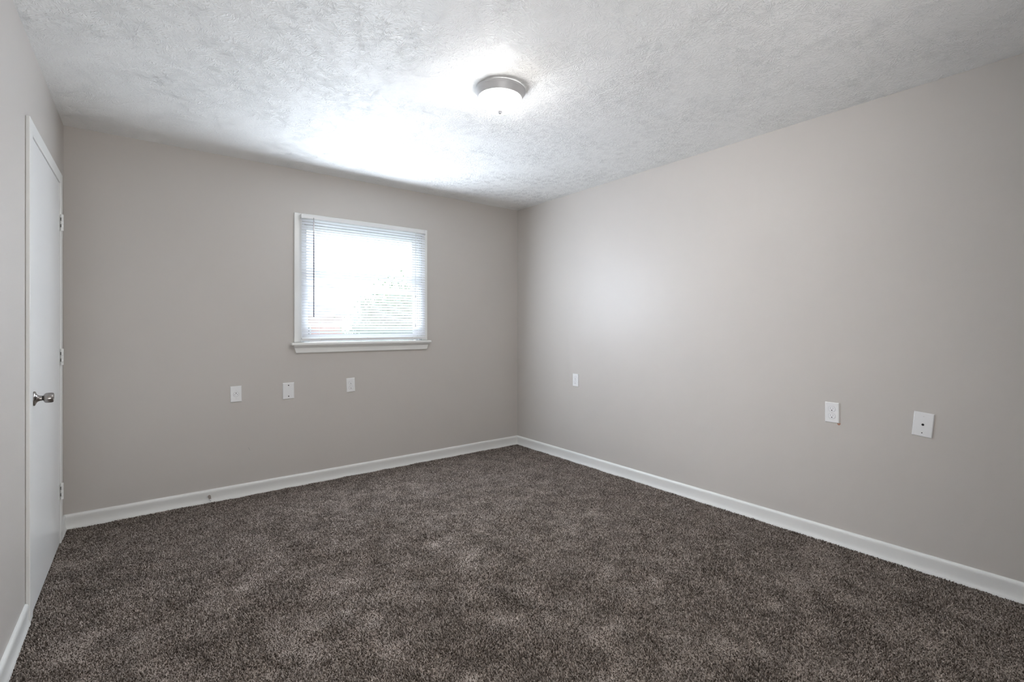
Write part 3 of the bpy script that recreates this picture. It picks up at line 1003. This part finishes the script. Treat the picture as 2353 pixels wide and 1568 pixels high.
hs = thing('neighbour_house', (4.2, 24.0, GZ), label='red brick house far outside, seen through the left half of the blind', cat='house')
bm = bmesh.new(); box(bm, -3.2, 3.6, 0, 7, 0, 2.55); obj('brick_wall', bm, M_brick, hs)
bm = bmesh.new()
e_ = [(-3.7, -0.5, 2.55), (4.1, -0.5, 2.55), (4.1, 7.5, 2.55), (-3.7, 7.5, 2.55), (-0.5, 3.5, 4.0), (0.9, 3.5, 4.0)]
ev = [bm.verts.new(p) for p in e_]
for q in ((0, 1, 5, 4), (1, 2, 5), (2, 3, 4, 5), (3, 0, 4), (3, 2, 1, 0)): bm.faces.new([ev[i] for i in q])
obj('roof', bm, M_roof, hs)
for xw in (-1.6, 1.6):
    bm = bmesh.new(); box(bm, xw-0.5, xw+0.5, -0.03, 0.05, 1.0, 2.1); wf = obj('window', bm, M_trim, hs)
    bm = bmesh.new(); box(bm, xw-0.44, xw+0.44, -0.05, -0.03, 1.06, 2.04); obj('pane', bm, M_hwin, wf)


def tree(name, loc, hgt_, rx, cz, rz_, nleaf, seed, label):
    t_ = thing(name, loc, label=label, cat='tree')
    r_ = np.random.default_rng(seed)
    bm = bmesh.new()
    tube(bm, [(0, 0, -0.1), (0.05, 0, cz*0.5), (0, 0.05, cz)], [0.16, 0.12, 0.08], 10)
    for k in range(7):
        a = k*0.9; tube(bm, [(0, 0.02, cz*0.55+k*0.12), (0.5*rx*math.cos(a), 0.5*rx*math.sin(a), cz+0.3*rz_*math.sin(k*2.))], [0.05, 0.02], 6)
    obj('trunk', bm, M_bark, t_)
    cl = r_.normal(0, 1, (60, 3)); cl /= np.linalg.norm(cl, axis=1)[:, None]
    cl *= (r_.random(60)**0.4)[:, None]*np.array([rx, rx, rz_])*0.82; cl[:, 2] += cz
    c0 = cl[r_.integers(0, 60, nleaf)]+r_.normal(0, 1, (nleaf, 3))*rx*0.15
    u_ = r_.normal(0, 1, (nleaf, 3)); u_ /= np.linalg.norm(u_, axis=1)[:, None]
    w_ = np.cross(u_, r_.normal(0, 1, (nleaf, 3))); w_ /= np.linalg.norm(w_, axis=1)[:, None]
    s_ = r_.uniform(0.022, 0.045, nleaf)[:, None]
    Vt = np.stack([c0-u_*s_, c0+w_*s_*.5, c0+u_*s_, c0-w_*s_*.5], 1)
    fo = np_mesh('foliage', Vt.reshape(-1, 3), np.arange(nleaf*4).reshape(-1, 4), M_leaf, False)
    fo.parent = t_


tree('leafy_tree', (4.25, 9.2, GZ), 3.4, 1.25, 1.85, 1.0, 42000, 5, 'green leafy tree seen through the right half of the blind')
tree('leafy_tree', (6.7, 12.6, GZ), 3.4, 1.6, 2.0, 0.9, 36000, 6, 'paler green tree behind the nearer tree outside the window')
